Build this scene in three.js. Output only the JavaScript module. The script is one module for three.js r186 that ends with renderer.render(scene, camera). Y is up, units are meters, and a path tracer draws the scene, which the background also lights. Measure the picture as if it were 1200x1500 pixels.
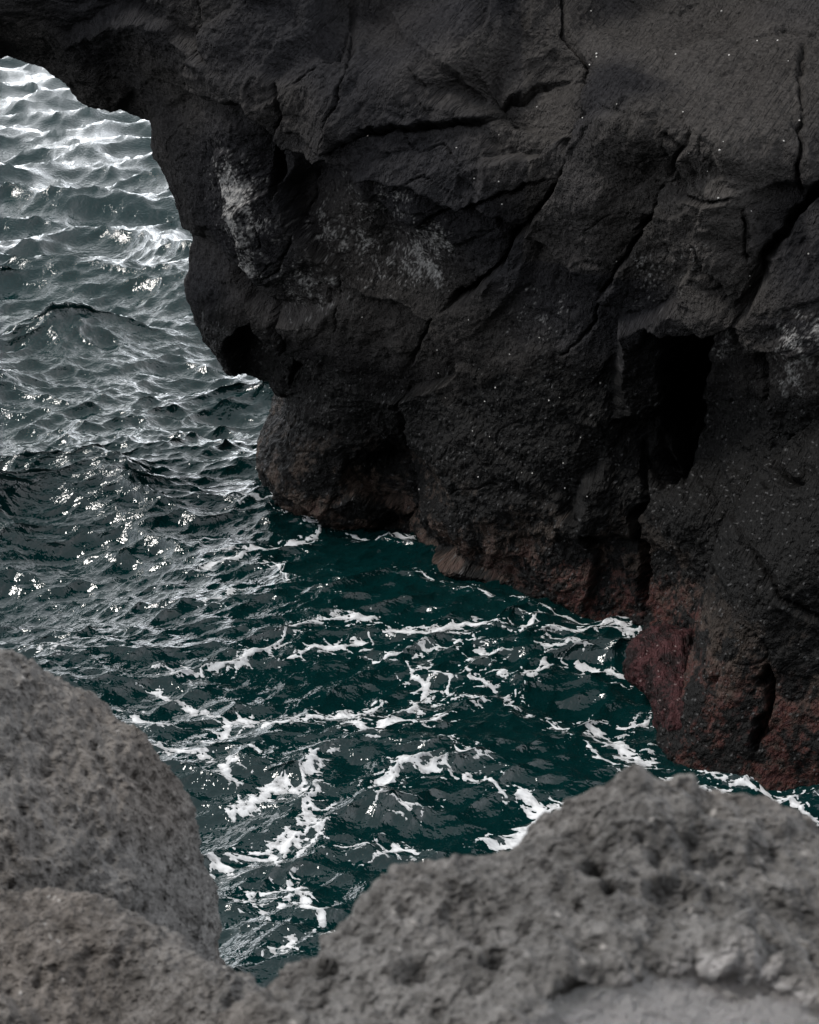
import * as THREE from 'three';

// ------------------------------------------------------------------ camera, sky, sun, exposure
const scene = new THREE.Scene();
const EYE = new THREE.Vector3(0, 8, 0), PITCH = 24 * Math.PI / 180, FOV = 38;
const camera = new THREE.PerspectiveCamera(FOV, 0.8, 0.1, 3000);
camera.position.copy(EYE);
camera.rotation.x = -PITCH;
camera.focus = 15.5;                                   // focused on the cliff; the rocks at the viewer's feet go soft
camera.userData.fStop = camera.getFocalLength() / 8.5; // a pupil of 8.5 mm
const renderer = new THREE.WebGLRenderer();
renderer.toneMapping = THREE.LinearToneMapping;
renderer.toneMappingExposure = 2.25;
renderer.shadowMap.enabled = true;

// ------------------------------------------------------------------ noise
function rng(seed) { let s = seed >>> 0; return () => { s = (s + 0x6D2B79F5) >>> 0; let t = s; t = Math.imul(t ^ (t >>> 15), t | 1); t ^= t + Math.imul(t ^ (t >>> 7), t | 61); return ((t ^ (t >>> 14)) >>> 0) / 4294967296; }; }
const PERM = new Uint8Array(512), GX = new Float32Array(256), GY = new Float32Array(256), GZ = new Float32Array(256);
{
  const r = rng(77), p = [...Array(256).keys()];
  for (let i = 255; i > 0; i--) { const j = Math.floor(r() * (i + 1)); [p[i], p[j]] = [p[j], p[i]]; }
  for (let i = 0; i < 512; i++) PERM[i] = p[i & 255];
  for (let i = 0; i < 256; i++) { const z = r() * 2 - 1, a = r() * 6.2832, q = Math.sqrt(1 - z * z); GX[i] = q * Math.cos(a); GY[i] = q * Math.sin(a); GZ[i] = z; }
}
function noise(x, y, z, per = 0) {
  let X = Math.floor(x), Y = Math.floor(y), Z = Math.floor(z);
  x -= X; y -= Y; z -= Z;
  let X1 = X + 1, Y1 = Y + 1;
  if (per) { X = ((X % per) + per) % per; Y = ((Y % per) + per) % per; X1 = (X + 1) % per; Y1 = (Y + 1) % per; }
  X &= 255; Y &= 255; Z &= 255; X1 &= 255; Y1 &= 255;
  const Z1 = (Z + 1) & 255;
  const u = x * x * x * (x * (x * 6 - 15) + 10), v = y * y * y * (y * (y * 6 - 15) + 10), w = z * z * z * (z * (z * 6 - 15) + 10);
  const A = PERM[X] , B = PERM[X1], AA = PERM[A + Y], AB = PERM[A + Y1], BA = PERM[B + Y], BB = PERM[B + Y1];
  const g = (h, a, b, c) => GX[h] * a + GY[h] * b + GZ[h] * c;
  const a0 = g(PERM[AA + Z], x, y, z), b0 = g(PERM[BA + Z], x - 1, y, z), c0 = g(PERM[AB + Z], x, y - 1, z), d0 = g(PERM[BB + Z], x - 1, y - 1, z);
  const a1 = g(PERM[AA + Z1], x, y, z - 1), b1 = g(PERM[BA + Z1], x - 1, y, z - 1), c1 = g(PERM[AB + Z1], x, y - 1, z - 1), d1 = g(PERM[BB + Z1], x - 1, y - 1, z - 1);
  const e = a0 + u * (b0 - a0), f = c0 + u * (d0 - c0), i = a1 + u * (b1 - a1), j = c1 + u * (d1 - c1);
  const k = e + v * (f - e), l = i + v * (j - i);
  return 1.5 * (k + w * (l - k));
}
function fbm(x, y, z, oct, gain = 0.5) { let s = 0, a = 1, f = 1; for (let i = 0; i < oct; i++) { s += a * noise(x * f + i * 17.3, y * f - i * 9.1, z * f + i * 5.7); a *= gain; f *= 2.03; } return s; }
function ridged(x, y, z, oct) { let s = 0, a = 1, f = 1; for (let i = 0; i < oct; i++) { s += a * (1 - 2 * Math.abs(noise(x * f + i * 3.3, y * f + i * 7.9, z * f - i * 11.3))); a *= 0.5; f *= 2.07; } return s; }
function hash3(i, j, k) { let h = Math.imul(i, 374761393) ^ Math.imul(j, 668265263) ^ Math.imul(k, 2147483647 ^ 1274126177); h = Math.imul(h ^ (h >>> 13), 1274126177); return ((h ^ (h >>> 16)) >>> 0) / 4294967296; }
function pits(x, y, z) {   // 0 away from, 1 in the middle of a round vesicle
  const X = Math.floor(x), Y = Math.floor(y), Z = Math.floor(z); let best = 0;
  for (let i = -1; i <= 1; i++) for (let j = -1; j <= 1; j++) for (let k = -1; k <= 1; k++) {
    const a = X + i, b = Y + j, c = Z + k, r = 0.12 + 0.42 * hash3(a + 91, b, c) ** 2;
    const dx = a + hash3(a, b, c) - x, dy = b + hash3(a, b + 57, c) - y, dz = c + hash3(a, b, c + 31) - z, q = 1 - (dx * dx + dy * dy + dz * dz) / (r * r);
    if (q > best) best = q;
  }
  return best;
}
const sstep = (a, b, x) => { const t = Math.min(1, Math.max(0, (x - a) / (b - a))); return t * t * (3 - 2 * t); };
const lerp = (a, b, t) => a + (b - a) * t;
const smax = (a, b, k) => { const h = Math.max(k - Math.abs(a - b), 0) / k; return Math.max(a, b) + h * h * k * 0.25; };
const smin = (a, b, k) => -smax(-a, -b, k);

// ------------------------------------------------------------------ overcast sky: cloud thinning to a bright band along the horizon, paler round the hidden sun
const SUN = new THREE.Vector3(-0.6, 0.78, -0.08).normalize();
{
  const W = 512, H = 256, d = new Float32Array(W * H * 4);
  for (let j = 0; j < H; j++) for (let i = 0; i < W; i++) {
    const el = ((j + 0.5) / H - 0.5) * Math.PI, az = (i / W) * 2 * Math.PI;
    const cx = Math.cos(el) * Math.cos(az), cy = Math.sin(el), cz = Math.cos(el) * Math.sin(az);
    const k = 1 / (Math.max(cy, 0) + 0.35);
    const c = fbm(cx * k * 1.6 + 3, cz * k * 1.6 - 5, 0.5, 5);
    const toSun = Math.acos(Math.min(1, cx * SUN.x + cy * SUN.y + cz * SUN.z)) * 57.3, L = (0.34 + 2.9 * Math.exp(-Math.max(0, el) / 0.38) + 0.6 * Math.exp(-((toSun / 26) ** 2))) * (1 + 0.14 * c), o = (j * W + i) * 4;
    d[o] = L * (0.955 - 0.03 * c); d[o + 1] = L * (0.99 - 0.01 * c); d[o + 2] = L * (1.045 + 0.02 * c); d[o + 3] = 1;
    if (cy < 0) { d[o] = 0.12; d[o + 1] = 0.17; d[o + 2] = 0.19; }
  }
  const t = new THREE.DataTexture(d, W, H, THREE.RGBAFormat, THREE.FloatType);
  t.mapping = THREE.EquirectangularReflectionMapping; t.magFilter = THREE.LinearFilter; t.minFilter = THREE.LinearFilter; t.wrapS = THREE.RepeatWrapping; t.needsUpdate = true;
  scene.background = t; scene.environment = t;
}
const sun = new THREE.DirectionalLight(0xfffaf4, 2.2);
sun.target.position.set(0, 0, -13); sun.position.copy(SUN).multiplyScalar(40).add(sun.target.position);
sun.castShadow = true; sun.shadow.radius = 30; sun.shadow.mapSize.set(2048, 2048);
Object.assign(sun.shadow.camera, { left: -22, right: 22, top: 22, bottom: -22, near: 1, far: 80 });
scene.add(sun, sun.target);

// ------------------------------------------------------------------ placing: the point of the photograph (1200 x 1500) at a depth z, or on the sea
const FPX = 750 / Math.tan(FOV * Math.PI / 360), CP = Math.cos(PITCH), SP = Math.sin(PITCH);
function ray(px, py) { const u = (px - 600) / FPX, v = -(py - 750) / FPX; return [u, v * CP - SP, -v * SP - CP]; }
function atZ(px, py, z) { const d = ray(px, py), t = z / d[2]; return [d[0] * t, 8 + d[1] * t, z]; }
function atY(px, py, y) { const d = ray(px, py), t = (y - 8) / d[1]; return [d[0] * t, y, d[2] * t]; }

// ------------------------------------------------------------------ thin-plate surface through measured points
function thinPlate(pts, smooth = 0.002) {   // pts: [u, v, w] -> w(u, v)
  const n = pts.length, m = n + 3, A = Array.from({ length: m }, () => new Float64Array(m + 1));
  const U = (r2) => (r2 < 1e-9 ? 0 : 0.5 * r2 * Math.log(r2));
  for (let i = 0; i < n; i++) {
    for (let j = 0; j < n; j++) A[i][j] = U((pts[i][0] - pts[j][0]) ** 2 + (pts[i][1] - pts[j][1]) ** 2);
    A[i][i] += smooth; A[i][n] = A[n][i] = 1; A[i][n + 1] = A[n + 1][i] = pts[i][0]; A[i][n + 2] = A[n + 2][i] = pts[i][1]; A[i][m] = pts[i][2];
  }
  for (let c = 0; c < m; c++) {
    let p = c; for (let r = c + 1; r < m; r++) if (Math.abs(A[r][c]) > Math.abs(A[p][c])) p = r;
    [A[c], A[p]] = [A[p], A[c]];
    for (let r = c + 1; r < m; r++) { const f = A[r][c] / A[c][c]; if (f) for (let k = c; k <= m; k++) A[r][k] -= f * A[c][k]; }
  }
  const w = new Float64Array(m);
  for (let r = m - 1; r >= 0; r--) { let s = A[r][m]; for (let k = r + 1; k < m; k++) s -= A[r][k] * w[k]; w[r] = s / A[r][r]; }
  return (u, v) => { let s = w[n] + w[n + 1] * u + w[n + 2] * v; for (let i = 0; i < n; i++) { const a = u - pts[i][0], b = v - pts[i][1]; s += w[i] * U(a * a + b * b); } return s; };
}
class Field {   // a sampled function of two variables
  constructor(u0, v0, u1, v1, step, f) {
    this.u0 = u0; this.v0 = v0; this.step = step; this.nu = Math.ceil((u1 - u0) / step) + 1; this.nv = Math.ceil((v1 - v0) / step) + 1;
    this.a = new Float32Array(this.nu * this.nv);
    if (f) for (let j = 0; j < this.nv; j++) for (let i = 0; i < this.nu; i++) this.a[j * this.nu + i] = f(u0 + i * step, v0 + j * step);
  }
  at(u, v) {
    let x = (u - this.u0) / this.step, y = (v - this.v0) / this.step;
    x = Math.min(Math.max(x, 0), this.nu - 1.001); y = Math.min(Math.max(y, 0), this.nv - 1.001);
    const i = x | 0, j = y | 0, o = j * this.nu + i, a = this.a; x -= i; y -= j;
    return (a[o] * (1 - x) + a[o + 1] * x) * (1 - y) + (a[o + this.nu] * (1 - x) + a[o + this.nu + 1] * x) * y;
  }
}
function segDist(px, py, poly) {   // [distance, side, share of the way along]
  let best = 1e9, side = 1, along = 0; const n = poly.length - 1;
  for (let i = 0; i < n; i++) {
    const [ax, ay] = poly[i], [bx, by] = poly[i + 1], dx = bx - ax, dy = by - ay, l = dx * dx + dy * dy || 1e-9;
    const t = Math.min(1, Math.max(0, ((px - ax) * dx + (py - ay) * dy) / l)), ex = px - ax - t * dx, ey = py - ay - t * dy, d = ex * ex + ey * ey;
    if (d < best) { best = d; side = dx * (py - ay) - dy * (px - ax) >= 0 ? 1 : -1; along = (i + t) / n; }
  }
  return [Math.sqrt(best), side, along];
}
function polySigned(px, py, poly) {   // > 0 inside
  let inside = false, best = 1e9;
  for (let i = 0, j = poly.length - 1; i < poly.length; j = i++) {
    const [ax, ay] = poly[j], [bx, by] = poly[i];
    if ((ay > py) !== (by > py) && px < ((bx - ax) * (py - ay)) / (by - ay) + ax) inside = !inside;
    const dx = bx - ax, dy = by - ay, t = Math.min(1, Math.max(0, ((px - ax) * dx + (py - ay) * dy) / (dx * dx + dy * dy || 1e-9)));
    best = Math.min(best, Math.hypot(px - ax - t * dx, py - ay - t * dy));
  }
  return inside ? best : -best;
}

// ------------------------------------------------------------------ rock mesher: surface nets on a solid (f < 0 inside), finer where asked, then relief along the normal
function rockMesh({ f, lo, hi, cell, fine, levels, relief, color, uv }) {
  const n = [0, 1, 2].map((k) => Math.ceil((hi[k] - lo[k]) / cell) + 1), [nx, ny, nz] = n, val = new Float32Array(nx * ny * nz);
  for (let k = 0; k < nz; k++) for (let j = 0; j < ny; j++) for (let i = 0; i < nx; i++) val[(k * ny + j) * nx + i] = f(lo[0] + i * cell, lo[1] + j * cell, lo[2] + k * cell);
  const id = new Int32Array(nx * ny * nz).fill(-1); let P = [];
  for (let k = 0; k < nz - 1; k++) for (let j = 0; j < ny - 1; j++) for (let i = 0; i < nx - 1; i++) {
    const o = (k * ny + j) * nx + i; let c = 0, sx = 0, sy = 0, sz = 0;
    const v = (a, b, e) => val[o + a + b * nx + e * nx * ny];
    const edge = (a, b, e, A, B, E) => { const p = v(a, b, e), q = v(A, B, E); if ((p < 0) === (q < 0)) return; const t = p / (p - q); sx += a + (A - a) * t; sy += b + (B - b) * t; sz += e + (E - e) * t; c++; };
    const s0 = v(0, 0, 0) < 0;
    if (s0 === v(1, 0, 0) < 0 && s0 === v(0, 1, 0) < 0 && s0 === v(1, 1, 0) < 0 && s0 === v(0, 0, 1) < 0 && s0 === v(1, 0, 1) < 0 && s0 === v(0, 1, 1) < 0 && s0 === v(1, 1, 1) < 0) continue;
    for (const a of [0, 1]) for (const b of [0, 1]) { edge(0, a, b, 1, a, b); edge(a, 0, b, a, 1, b); edge(a, b, 0, a, b, 1); }
    id[o] = P.length / 3; P.push(lo[0] + (i + sx / c) * cell, lo[1] + (j + sy / c) * cell, lo[2] + (k + sz / c) * cell);
  }
  let Q = [];
  for (let k = 1; k < nz - 1; k++) for (let j = 1; j < ny - 1; j++) for (let i = 1; i < nx - 1; i++) {
    const o = (k * ny + j) * nx + i, s = val[o] < 0, I = nx, J = nx * ny;
    const quad = (a, b, c, d, flip) => { if (a < 0 || b < 0 || c < 0 || d < 0) return; flip ? Q.push(a, d, c, b) : Q.push(a, b, c, d); };
    if (s !== val[o + 1] < 0) quad(id[o], id[o - I], id[o - I - J], id[o - J], s);
    if (s !== val[o + I] < 0) quad(id[o], id[o - J], id[o - J - 1], id[o - 1], s);
    if (s !== val[o + J] < 0) quad(id[o], id[o - 1], id[o - 1 - I], id[o - I], s);
  }
  const e = cell * 0.5;
  const grad = (x, y, z) => { const a = f(x + e, y, z) - f(x - e, y, z), b = f(x, y + e, z) - f(x, y - e, z), c = f(x, y, z + e) - f(x, y, z - e), l = Math.hypot(a, b, c) || 1; return [a / l, b / l, c / l, l / (2 * e)]; };
  const pull = (k, amount = 1) => { const x = P[k], y = P[k + 1], z = P[k + 2], g = grad(x, y, z), d = Math.max(-cell, Math.min(cell, f(x, y, z) / Math.max(g[3], 0.3))) * amount; P[k] -= g[0] * d; P[k + 1] -= g[1] * d; P[k + 2] -= g[2] * d; };
  for (let k = 0; k < P.length; k += 3) pull(k);
  let rest = [];
  for (let l = 0; l < levels; l++) {
    const mids = new Map(), big = 16777216, R = [];
    const mid = (a, b) => { const key = a < b ? a * big + b : b * big + a; let m = mids.get(key); if (m === undefined) { m = P.length / 3; P.push((P[a * 3] + P[b * 3]) / 2, (P[a * 3 + 1] + P[b * 3 + 1]) / 2, (P[a * 3 + 2] + P[b * 3 + 2]) / 2); mids.set(key, m); } return m; };
    const from = P.length;
    for (let q = 0; q < Q.length; q += 4) {
      const [a, b, c, d] = [Q[q], Q[q + 1], Q[q + 2], Q[q + 3]];
      const cx = (P[a * 3] + P[b * 3] + P[c * 3] + P[d * 3]) / 4, cy = (P[a * 3 + 1] + P[b * 3 + 1] + P[c * 3 + 1] + P[d * 3 + 1]) / 4, cz = (P[a * 3 + 2] + P[b * 3 + 2] + P[c * 3 + 2] + P[d * 3 + 2]) / 4;
      if (l > 0 || fine(cx, cy, cz)) {
        const ab = mid(a, b), bc = mid(b, c), cd = mid(c, d), da = mid(d, a), m = P.length / 3; P.push(cx, cy, cz);
        R.push(a, ab, m, da, ab, b, bc, m, m, bc, c, cd, da, m, cd, d);
      } else rest.push(a, b, c, d);
    }
    if (l < 2) for (let k = from; k < P.length; k += 3) pull(k);
    Q = R;
  }
  for (let q = 0; q < rest.length; q++) Q.push(rest[q]);
  rest = null;
  const nv = P.length / 3, index = new Uint32Array(Q.length / 4 * 6);
  for (let q = 0, t = 0; q < Q.length; q += 4) { index[t++] = Q[q]; index[t++] = Q[q + 1]; index[t++] = Q[q + 2]; index[t++] = Q[q]; index[t++] = Q[q + 2]; index[t++] = Q[q + 3]; }
  const g = new THREE.BufferGeometry();
  let pos = new Float32Array(P); P = Q = null;
  g.setAttribute('position', new THREE.BufferAttribute(pos, 3)); g.setIndex(new THREE.BufferAttribute(index, 1));
  g.computeVertexNormals();
  // outward is where f grows
  { const N = g.attributes.normal; let s = 0; for (let i = 0; i < nv; i += Math.ceil(nv / 200)) { const gr = grad(pos[i * 3], pos[i * 3 + 1], pos[i * 3 + 2]); s += gr[0] * N.getX(i) + gr[1] * N.getY(i) + gr[2] * N.getZ(i); }
    if (s < 0) { for (let t = 0; t < index.length; t += 3) { const a = index[t]; index[t] = index[t + 1]; index[t + 1] = a; } g.computeVertexNormals(); } }
  const N = g.attributes.normal.array, C = new Float32Array(nv * 3), UV = new Float32Array(nv * 2), out = new Float32Array(nv * 3);
  for (let i = 0; i < nv; i++) {
    const x = pos[i * 3], y = pos[i * 3 + 1], z = pos[i * 3 + 2], a = N[i * 3], b = N[i * 3 + 1], c = N[i * 3 + 2], d = relief(x, y, z, a, b, c);
    out[i * 3] = x + a * d; out[i * 3 + 1] = y + b * d; out[i * 3 + 2] = z + c * d;
    const k = color(out[i * 3], out[i * 3 + 1], out[i * 3 + 2], a, b, c, d); C[i * 3] = k[0]; C[i * 3 + 1] = k[1]; C[i * 3 + 2] = k[2];
    const w = uv(out[i * 3], out[i * 3 + 1], out[i * 3 + 2]); UV[i * 2] = w[0]; UV[i * 2 + 1] = w[1];
  }
  g.setAttribute('position', new THREE.BufferAttribute(out, 3)); g.setAttribute('color', new THREE.BufferAttribute(C, 3)); g.setAttribute('uv', new THREE.BufferAttribute(UV, 2));
  g.computeVertexNormals();
  return g;
}

// ------------------------------------------------------------------ materials
function grainTexture(size, seed, pitScale) {   // tiling relief of vesicular basalt
  const d = new Uint8Array(size * size * 4), h = new Float32Array(size * size);
  const q = rng(seed), M = pitScale, cells = new Float32Array(M * M * 3);
  for (let i = 0; i < cells.length; i++) cells[i] = q();
  let mn = 9, mx = -9;
  for (let j = 0; j < size; j++) for (let i = 0; i < size; i++) {
    const u = i / size, v = j / size; let s = 0, a = 1;
    for (let f = 8; f <= 256; f *= 2) { s += a * noise(u * f, v * f, seed + f * 0.37, f); a *= 0.68; }
    const x = u * M, y = v * M, X = x | 0, Y = y | 0; let p = 0;
    for (let b = -1; b <= 1; b++) for (let c = -1; c <= 1; c++) { const cx = (X + c + M) % M, cy = (Y + b + M) % M, o = (cy * M + cx) * 3, r = 0.1 + 0.5 * cells[o + 2] ** 3, dx = X + c + cells[o] - x, dy = Y + b + cells[o + 1] - y, e = 1 - (dx * dx + dy * dy) / (r * r); if (e > p) p = e; }
    s -= 0.7 * p; h[j * size + i] = s; mn = Math.min(mn, s); mx = Math.max(mx, s);
  }
  for (let i = 0; i < h.length; i++) { const k = Math.round(((h[i] - mn) / (mx - mn)) * 255); d[i * 4] = d[i * 4 + 1] = d[i * 4 + 2] = k; d[i * 4 + 3] = 255; }
  const t = new THREE.DataTexture(d, size, size); t.wrapS = t.wrapT = THREE.RepeatWrapping; t.magFilter = THREE.LinearFilter; t.minFilter = THREE.LinearMipmapLinearFilter; t.generateMipmaps = true; t.needsUpdate = true;
  return t;
}
const grain = grainTexture(1024, 5, 48);
const M = {};
const nearUV = (x, y, z) => [(0.75 * x - 0.45 * y - 0.5 * z) / 0.8, (z - y) * 0.71 / 0.8];
M.cliff = new THREE.MeshPhysicalMaterial({ name: 'dry basalt', vertexColors: true, roughness: 0.95, specularIntensity: 0.06, bumpMap: grain, bumpScale: 0.06 });
M.wet = new THREE.MeshPhysicalMaterial({ name: 'wet basalt with algae', vertexColors: true, roughness: 0.6, specularIntensity: 0.12, bumpMap: grain, bumpScale: 0.06 });
M.near = new THREE.MeshPhysicalMaterial({ name: 'weathered basalt', vertexColors: true, roughness: 0.95, specularIntensity: 0.08, bumpMap: grain, bumpScale: 0.032 });

function tag(o, name, label, category, group, kind) {
  o.name = name; if (label) o.userData.label = label; if (category) o.userData.category = category; if (group) o.userData.group = group; if (kind) o.userData.kind = kind;
  o.traverse((m) => { if (m.isMesh) { m.castShadow = true; m.receiveShadow = true; } });
  if (!o.parent) scene.add(o);
  return o;
}

// ------------------------------------------------------------------ the sea: two sheets of wind waves (summed by inverse Fourier transform) under a cove swell
function fft(re, im, n, stride, off) {
  for (let i = 1, j = 0; i < n; i++) { let b = n >> 1; for (; j & b; b >>= 1) j ^= b; j ^= b; if (i < j) { const p = off + i * stride, q = off + j * stride; let t = re[p]; re[p] = re[q]; re[q] = t; t = im[p]; im[p] = im[q]; im[q] = t; } }
  for (let len = 2; len <= n; len <<= 1) {
    const a = 2 * Math.PI / len, h = len >> 1;
    for (let k = 0; k < h; k++) { const c = Math.cos(a * k), s = Math.sin(a * k); for (let i = k; i < n; i += len) { const p = off + i * stride, q = off + (i + h) * stride, x = re[q] * c - im[q] * s, y = re[q] * s + im[q] * c; re[q] = re[p] - x; im[q] = im[p] - y; re[p] += x; im[p] += y; } }
  }
}
const ifft2 = (re, im, n) => { for (let i = 0; i < n; i++) fft(re, im, n, 1, i * n); for (let i = 0; i < n; i++) fft(re, im, n, n, i); };
function waveTile(n, L, { seed, dir, lMax, lMin, power, spread, rms }) {
  const r = rng(seed), gauss = () => Math.sqrt(-2 * Math.log(r() + 1e-9)) * Math.cos(6.2832 * r());
  const hr = new Float32Array(n * n), hi = new Float32Array(n * n), xr = new Float32Array(n * n), xi = new Float32Array(n * n);
  const dx = Math.cos(dir), dz = Math.sin(dir);
  for (let j = 0; j < n; j++) for (let i = 0; i < n; i++) {
    const a = i < n / 2 ? i : i - n, b = j < n / 2 ? j : j - n, kx = a * 2 * Math.PI / L, kz = b * 2 * Math.PI / L, k = Math.hypot(kx, kz), g1 = gauss(), g2 = gauss();
    if (!k) continue;
    const lam = 2 * Math.PI / k; if (lam < lMin) continue;
    const c = (kx * dx + kz * dz) / k, along = Math.pow(0.5 + 0.5 * c, spread) + 0.06;
    const A = Math.pow(k, -power) * Math.exp(-Math.pow(lam / lMax, 3)) * along * (1 - Math.pow(lMin / lam, 4)), o = j * n + i;
    hr[o] = A * g1; hi[o] = A * g2;
    // height in the real part; the two slopes of the crowding displacement go together as one complex field
    const ux = kx / k, uz = kz / k; xr[o] = 0; xi[o] = 0; xr[o] = A * (g2 * ux + g1 * uz); xi[o] = A * (-g1 * ux + g2 * uz);
  }
  // keep only real fields: symmetrise the spectrum
  const H = new Float32Array(n * n), Hi = new Float32Array(n * n), X = new Float32Array(n * n), Xi = new Float32Array(n * n), Z = new Float32Array(n * n), Zi = new Float32Array(n * n);
  for (let j = 0; j < n; j++) for (let i = 0; i < n; i++) {
    const o = j * n + i, p = ((n - j) % n) * n + ((n - i) % n), re = hr[o] + hr[p], im = hi[o] - hi[p];
    const a = i < n / 2 ? i : i - n, b = j < n / 2 ? j : j - n, k = Math.hypot(a, b) || 1;
    H[o] = re; Hi[o] = im; X[o] = im * (a / k) * -1; Xi[o] = re * (a / k); Z[o] = im * (b / k) * -1; Zi[o] = re * (b / k);
  }
  ifft2(H, Hi, n); ifft2(X, Xi, n); ifft2(Z, Zi, n);
  let s = 0; for (const v of H) s += v * v; const q = rms / Math.sqrt(s / H.length);
  for (let i = 0; i < H.length; i++) { H[i] *= q; X[i] *= q; Z[i] *= q; }
  const get = (F, x, z) => { x = (x / L) * n; z = (z / L) * n; let i = Math.floor(x), j = Math.floor(z); x -= i; z -= j; i = ((i % n) + n) % n; j = ((j % n) + n) % n; const I = (i + 1) % n, J = (j + 1) % n; return (F[j * n + i] * (1 - x) + F[j * n + I] * x) * (1 - z) + (F[J * n + i] * (1 - x) + F[J * n + I] * x) * z; };
  return { H, X, Z, n, L, get };
}
const swell = waveTile(512, 31.7, { seed: 11, dir: 1.4, lMax: 6.5, lMin: 0.35, power: 2.35, spread: 2, rms: 0.18 });
const chop = waveTile(512, 9.3, { seed: 23, dir: 1.95, lMax: 1.0, lMin: 0.07, power: 2.0, spread: 3.5, rms: 0.034 });
const ripple = waveTile(1024, 2.9, { seed: 31, dir: 1.2, lMax: 0.16, lMin: 0.009, power: 2.0, spread: 1.2, rms: 1 });
function shelter(x, z) { return sstep(-1.5, -6.5, x + 0.55 * (z + 15)); }    // 0 in the cove, 1 in the open water
function seaAt(x, z) {
  const o = shelter(x, z), far = sstep(300, 120, Math.hypot(x, z)), a = lerp(0.42, 1.0, o) * far, b = lerp(0.75, 1, o) * far;
  const c = Math.cos(0.6), s = Math.sin(0.6), u = x * c - z * s, v = x * s + z * c;
  const cx = chop.get(chop.X, u, v), cz = chop.get(chop.Z, u, v);
  return [x + 0.95 * a * swell.get(swell.X, x, z) + 0.9 * b * (cx * c + cz * s), a * swell.get(swell.H, x, z) + b * chop.get(chop.H, u, v), z + 0.95 * a * swell.get(swell.Z, x, z) + 0.9 * b * (-cx * s + cz * c)];
}
{
  const axis = (lo, hi, a, b, step, grow) => {   // even steps between a and b, widening outside
    const left = [], right = [], mid = []; for (let x = a; x <= b; x += step) mid.push(x);
    for (let x = a, s = step; x > lo;) { s = step + (a - x) * grow + (a - x) ** 2 * 0.00012; x -= s; left.push(x); }
    for (let x = mid[mid.length - 1], s = step, e = x; x < hi;) { s = step + (x - e) * grow + (x - e) ** 2 * 0.00012; x += s; right.push(x); }
    return [...left.reverse(), ...mid, ...right];
  };
  const xs = axis(-500, 300, -4.6, 3.3, 0.035, 0.009), zs = axis(-700, 30, -19.5, -8.3, 0.035, 0.009);
  const nx = xs.length, nz = zs.length, pos = new Float32Array(nx * nz * 3), uv = new Float32Array(nx * nz * 2), index = [];
  for (let j = 0; j < nz; j++) for (let i = 0; i < nx; i++) { const o = j * nx + i, p = seaAt(xs[i], zs[j]); pos.set(p, o * 3); uv[o * 2] = xs[i] / ripple.L; uv[o * 2 + 1] = zs[j] / ripple.L; }
  for (let j = 0; j < nz - 1; j++) for (let i = 0; i < nx - 1; i++) {
    const x = xs[i], z = zs[j];
    if (z < -19.5 && x > 1 && x < 60 && z > -90) continue;            // behind the cliff
    if (x > -9 && x < 9 && z > -7 && z < 25) continue;                  // under the rocks of the shore
    const a = j * nx + i; index.push(a, a + nx, a + 1, a + 1, a + nx, a + nx + 1);
  }
  const g = new THREE.BufferGeometry(); g.setAttribute('position', new THREE.BufferAttribute(pos, 3)); g.setAttribute('uv', new THREE.BufferAttribute(uv, 2)); g.setIndex(index); g.computeVertexNormals();
  const n = ripple.n, d = new Uint8Array(n * n * 4); for (let i = 0; i < n * n; i++) { const k = Math.max(0, Math.min(255, Math.round(127.5 + ripple.H[i] * 36))); d[i * 4] = d[i * 4 + 1] = d[i * 4 + 2] = k; d[i * 4 + 3] = 255; }
  const t = new THREE.DataTexture(d, n, n); t.wrapS = t.wrapT = THREE.RepeatWrapping; t.magFilter = THREE.LinearFilter; t.needsUpdate = true;
  M.sea = new THREE.MeshPhysicalMaterial({ name: 'sea water', color: new THREE.Color().setRGB(0.0005, 0.008, 0.0082), roughness: 0.05, ior: 1.38, bumpMap: t, bumpScale: 0.01 });
  const m = new THREE.Mesh(g, M.sea);
  tag(m, 'sea', 'dark teal choppy sea water flowing between the cliff and the near rocks', 'sea', null, 'structure');
  console.log('sea', index.length / 3);
}

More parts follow.
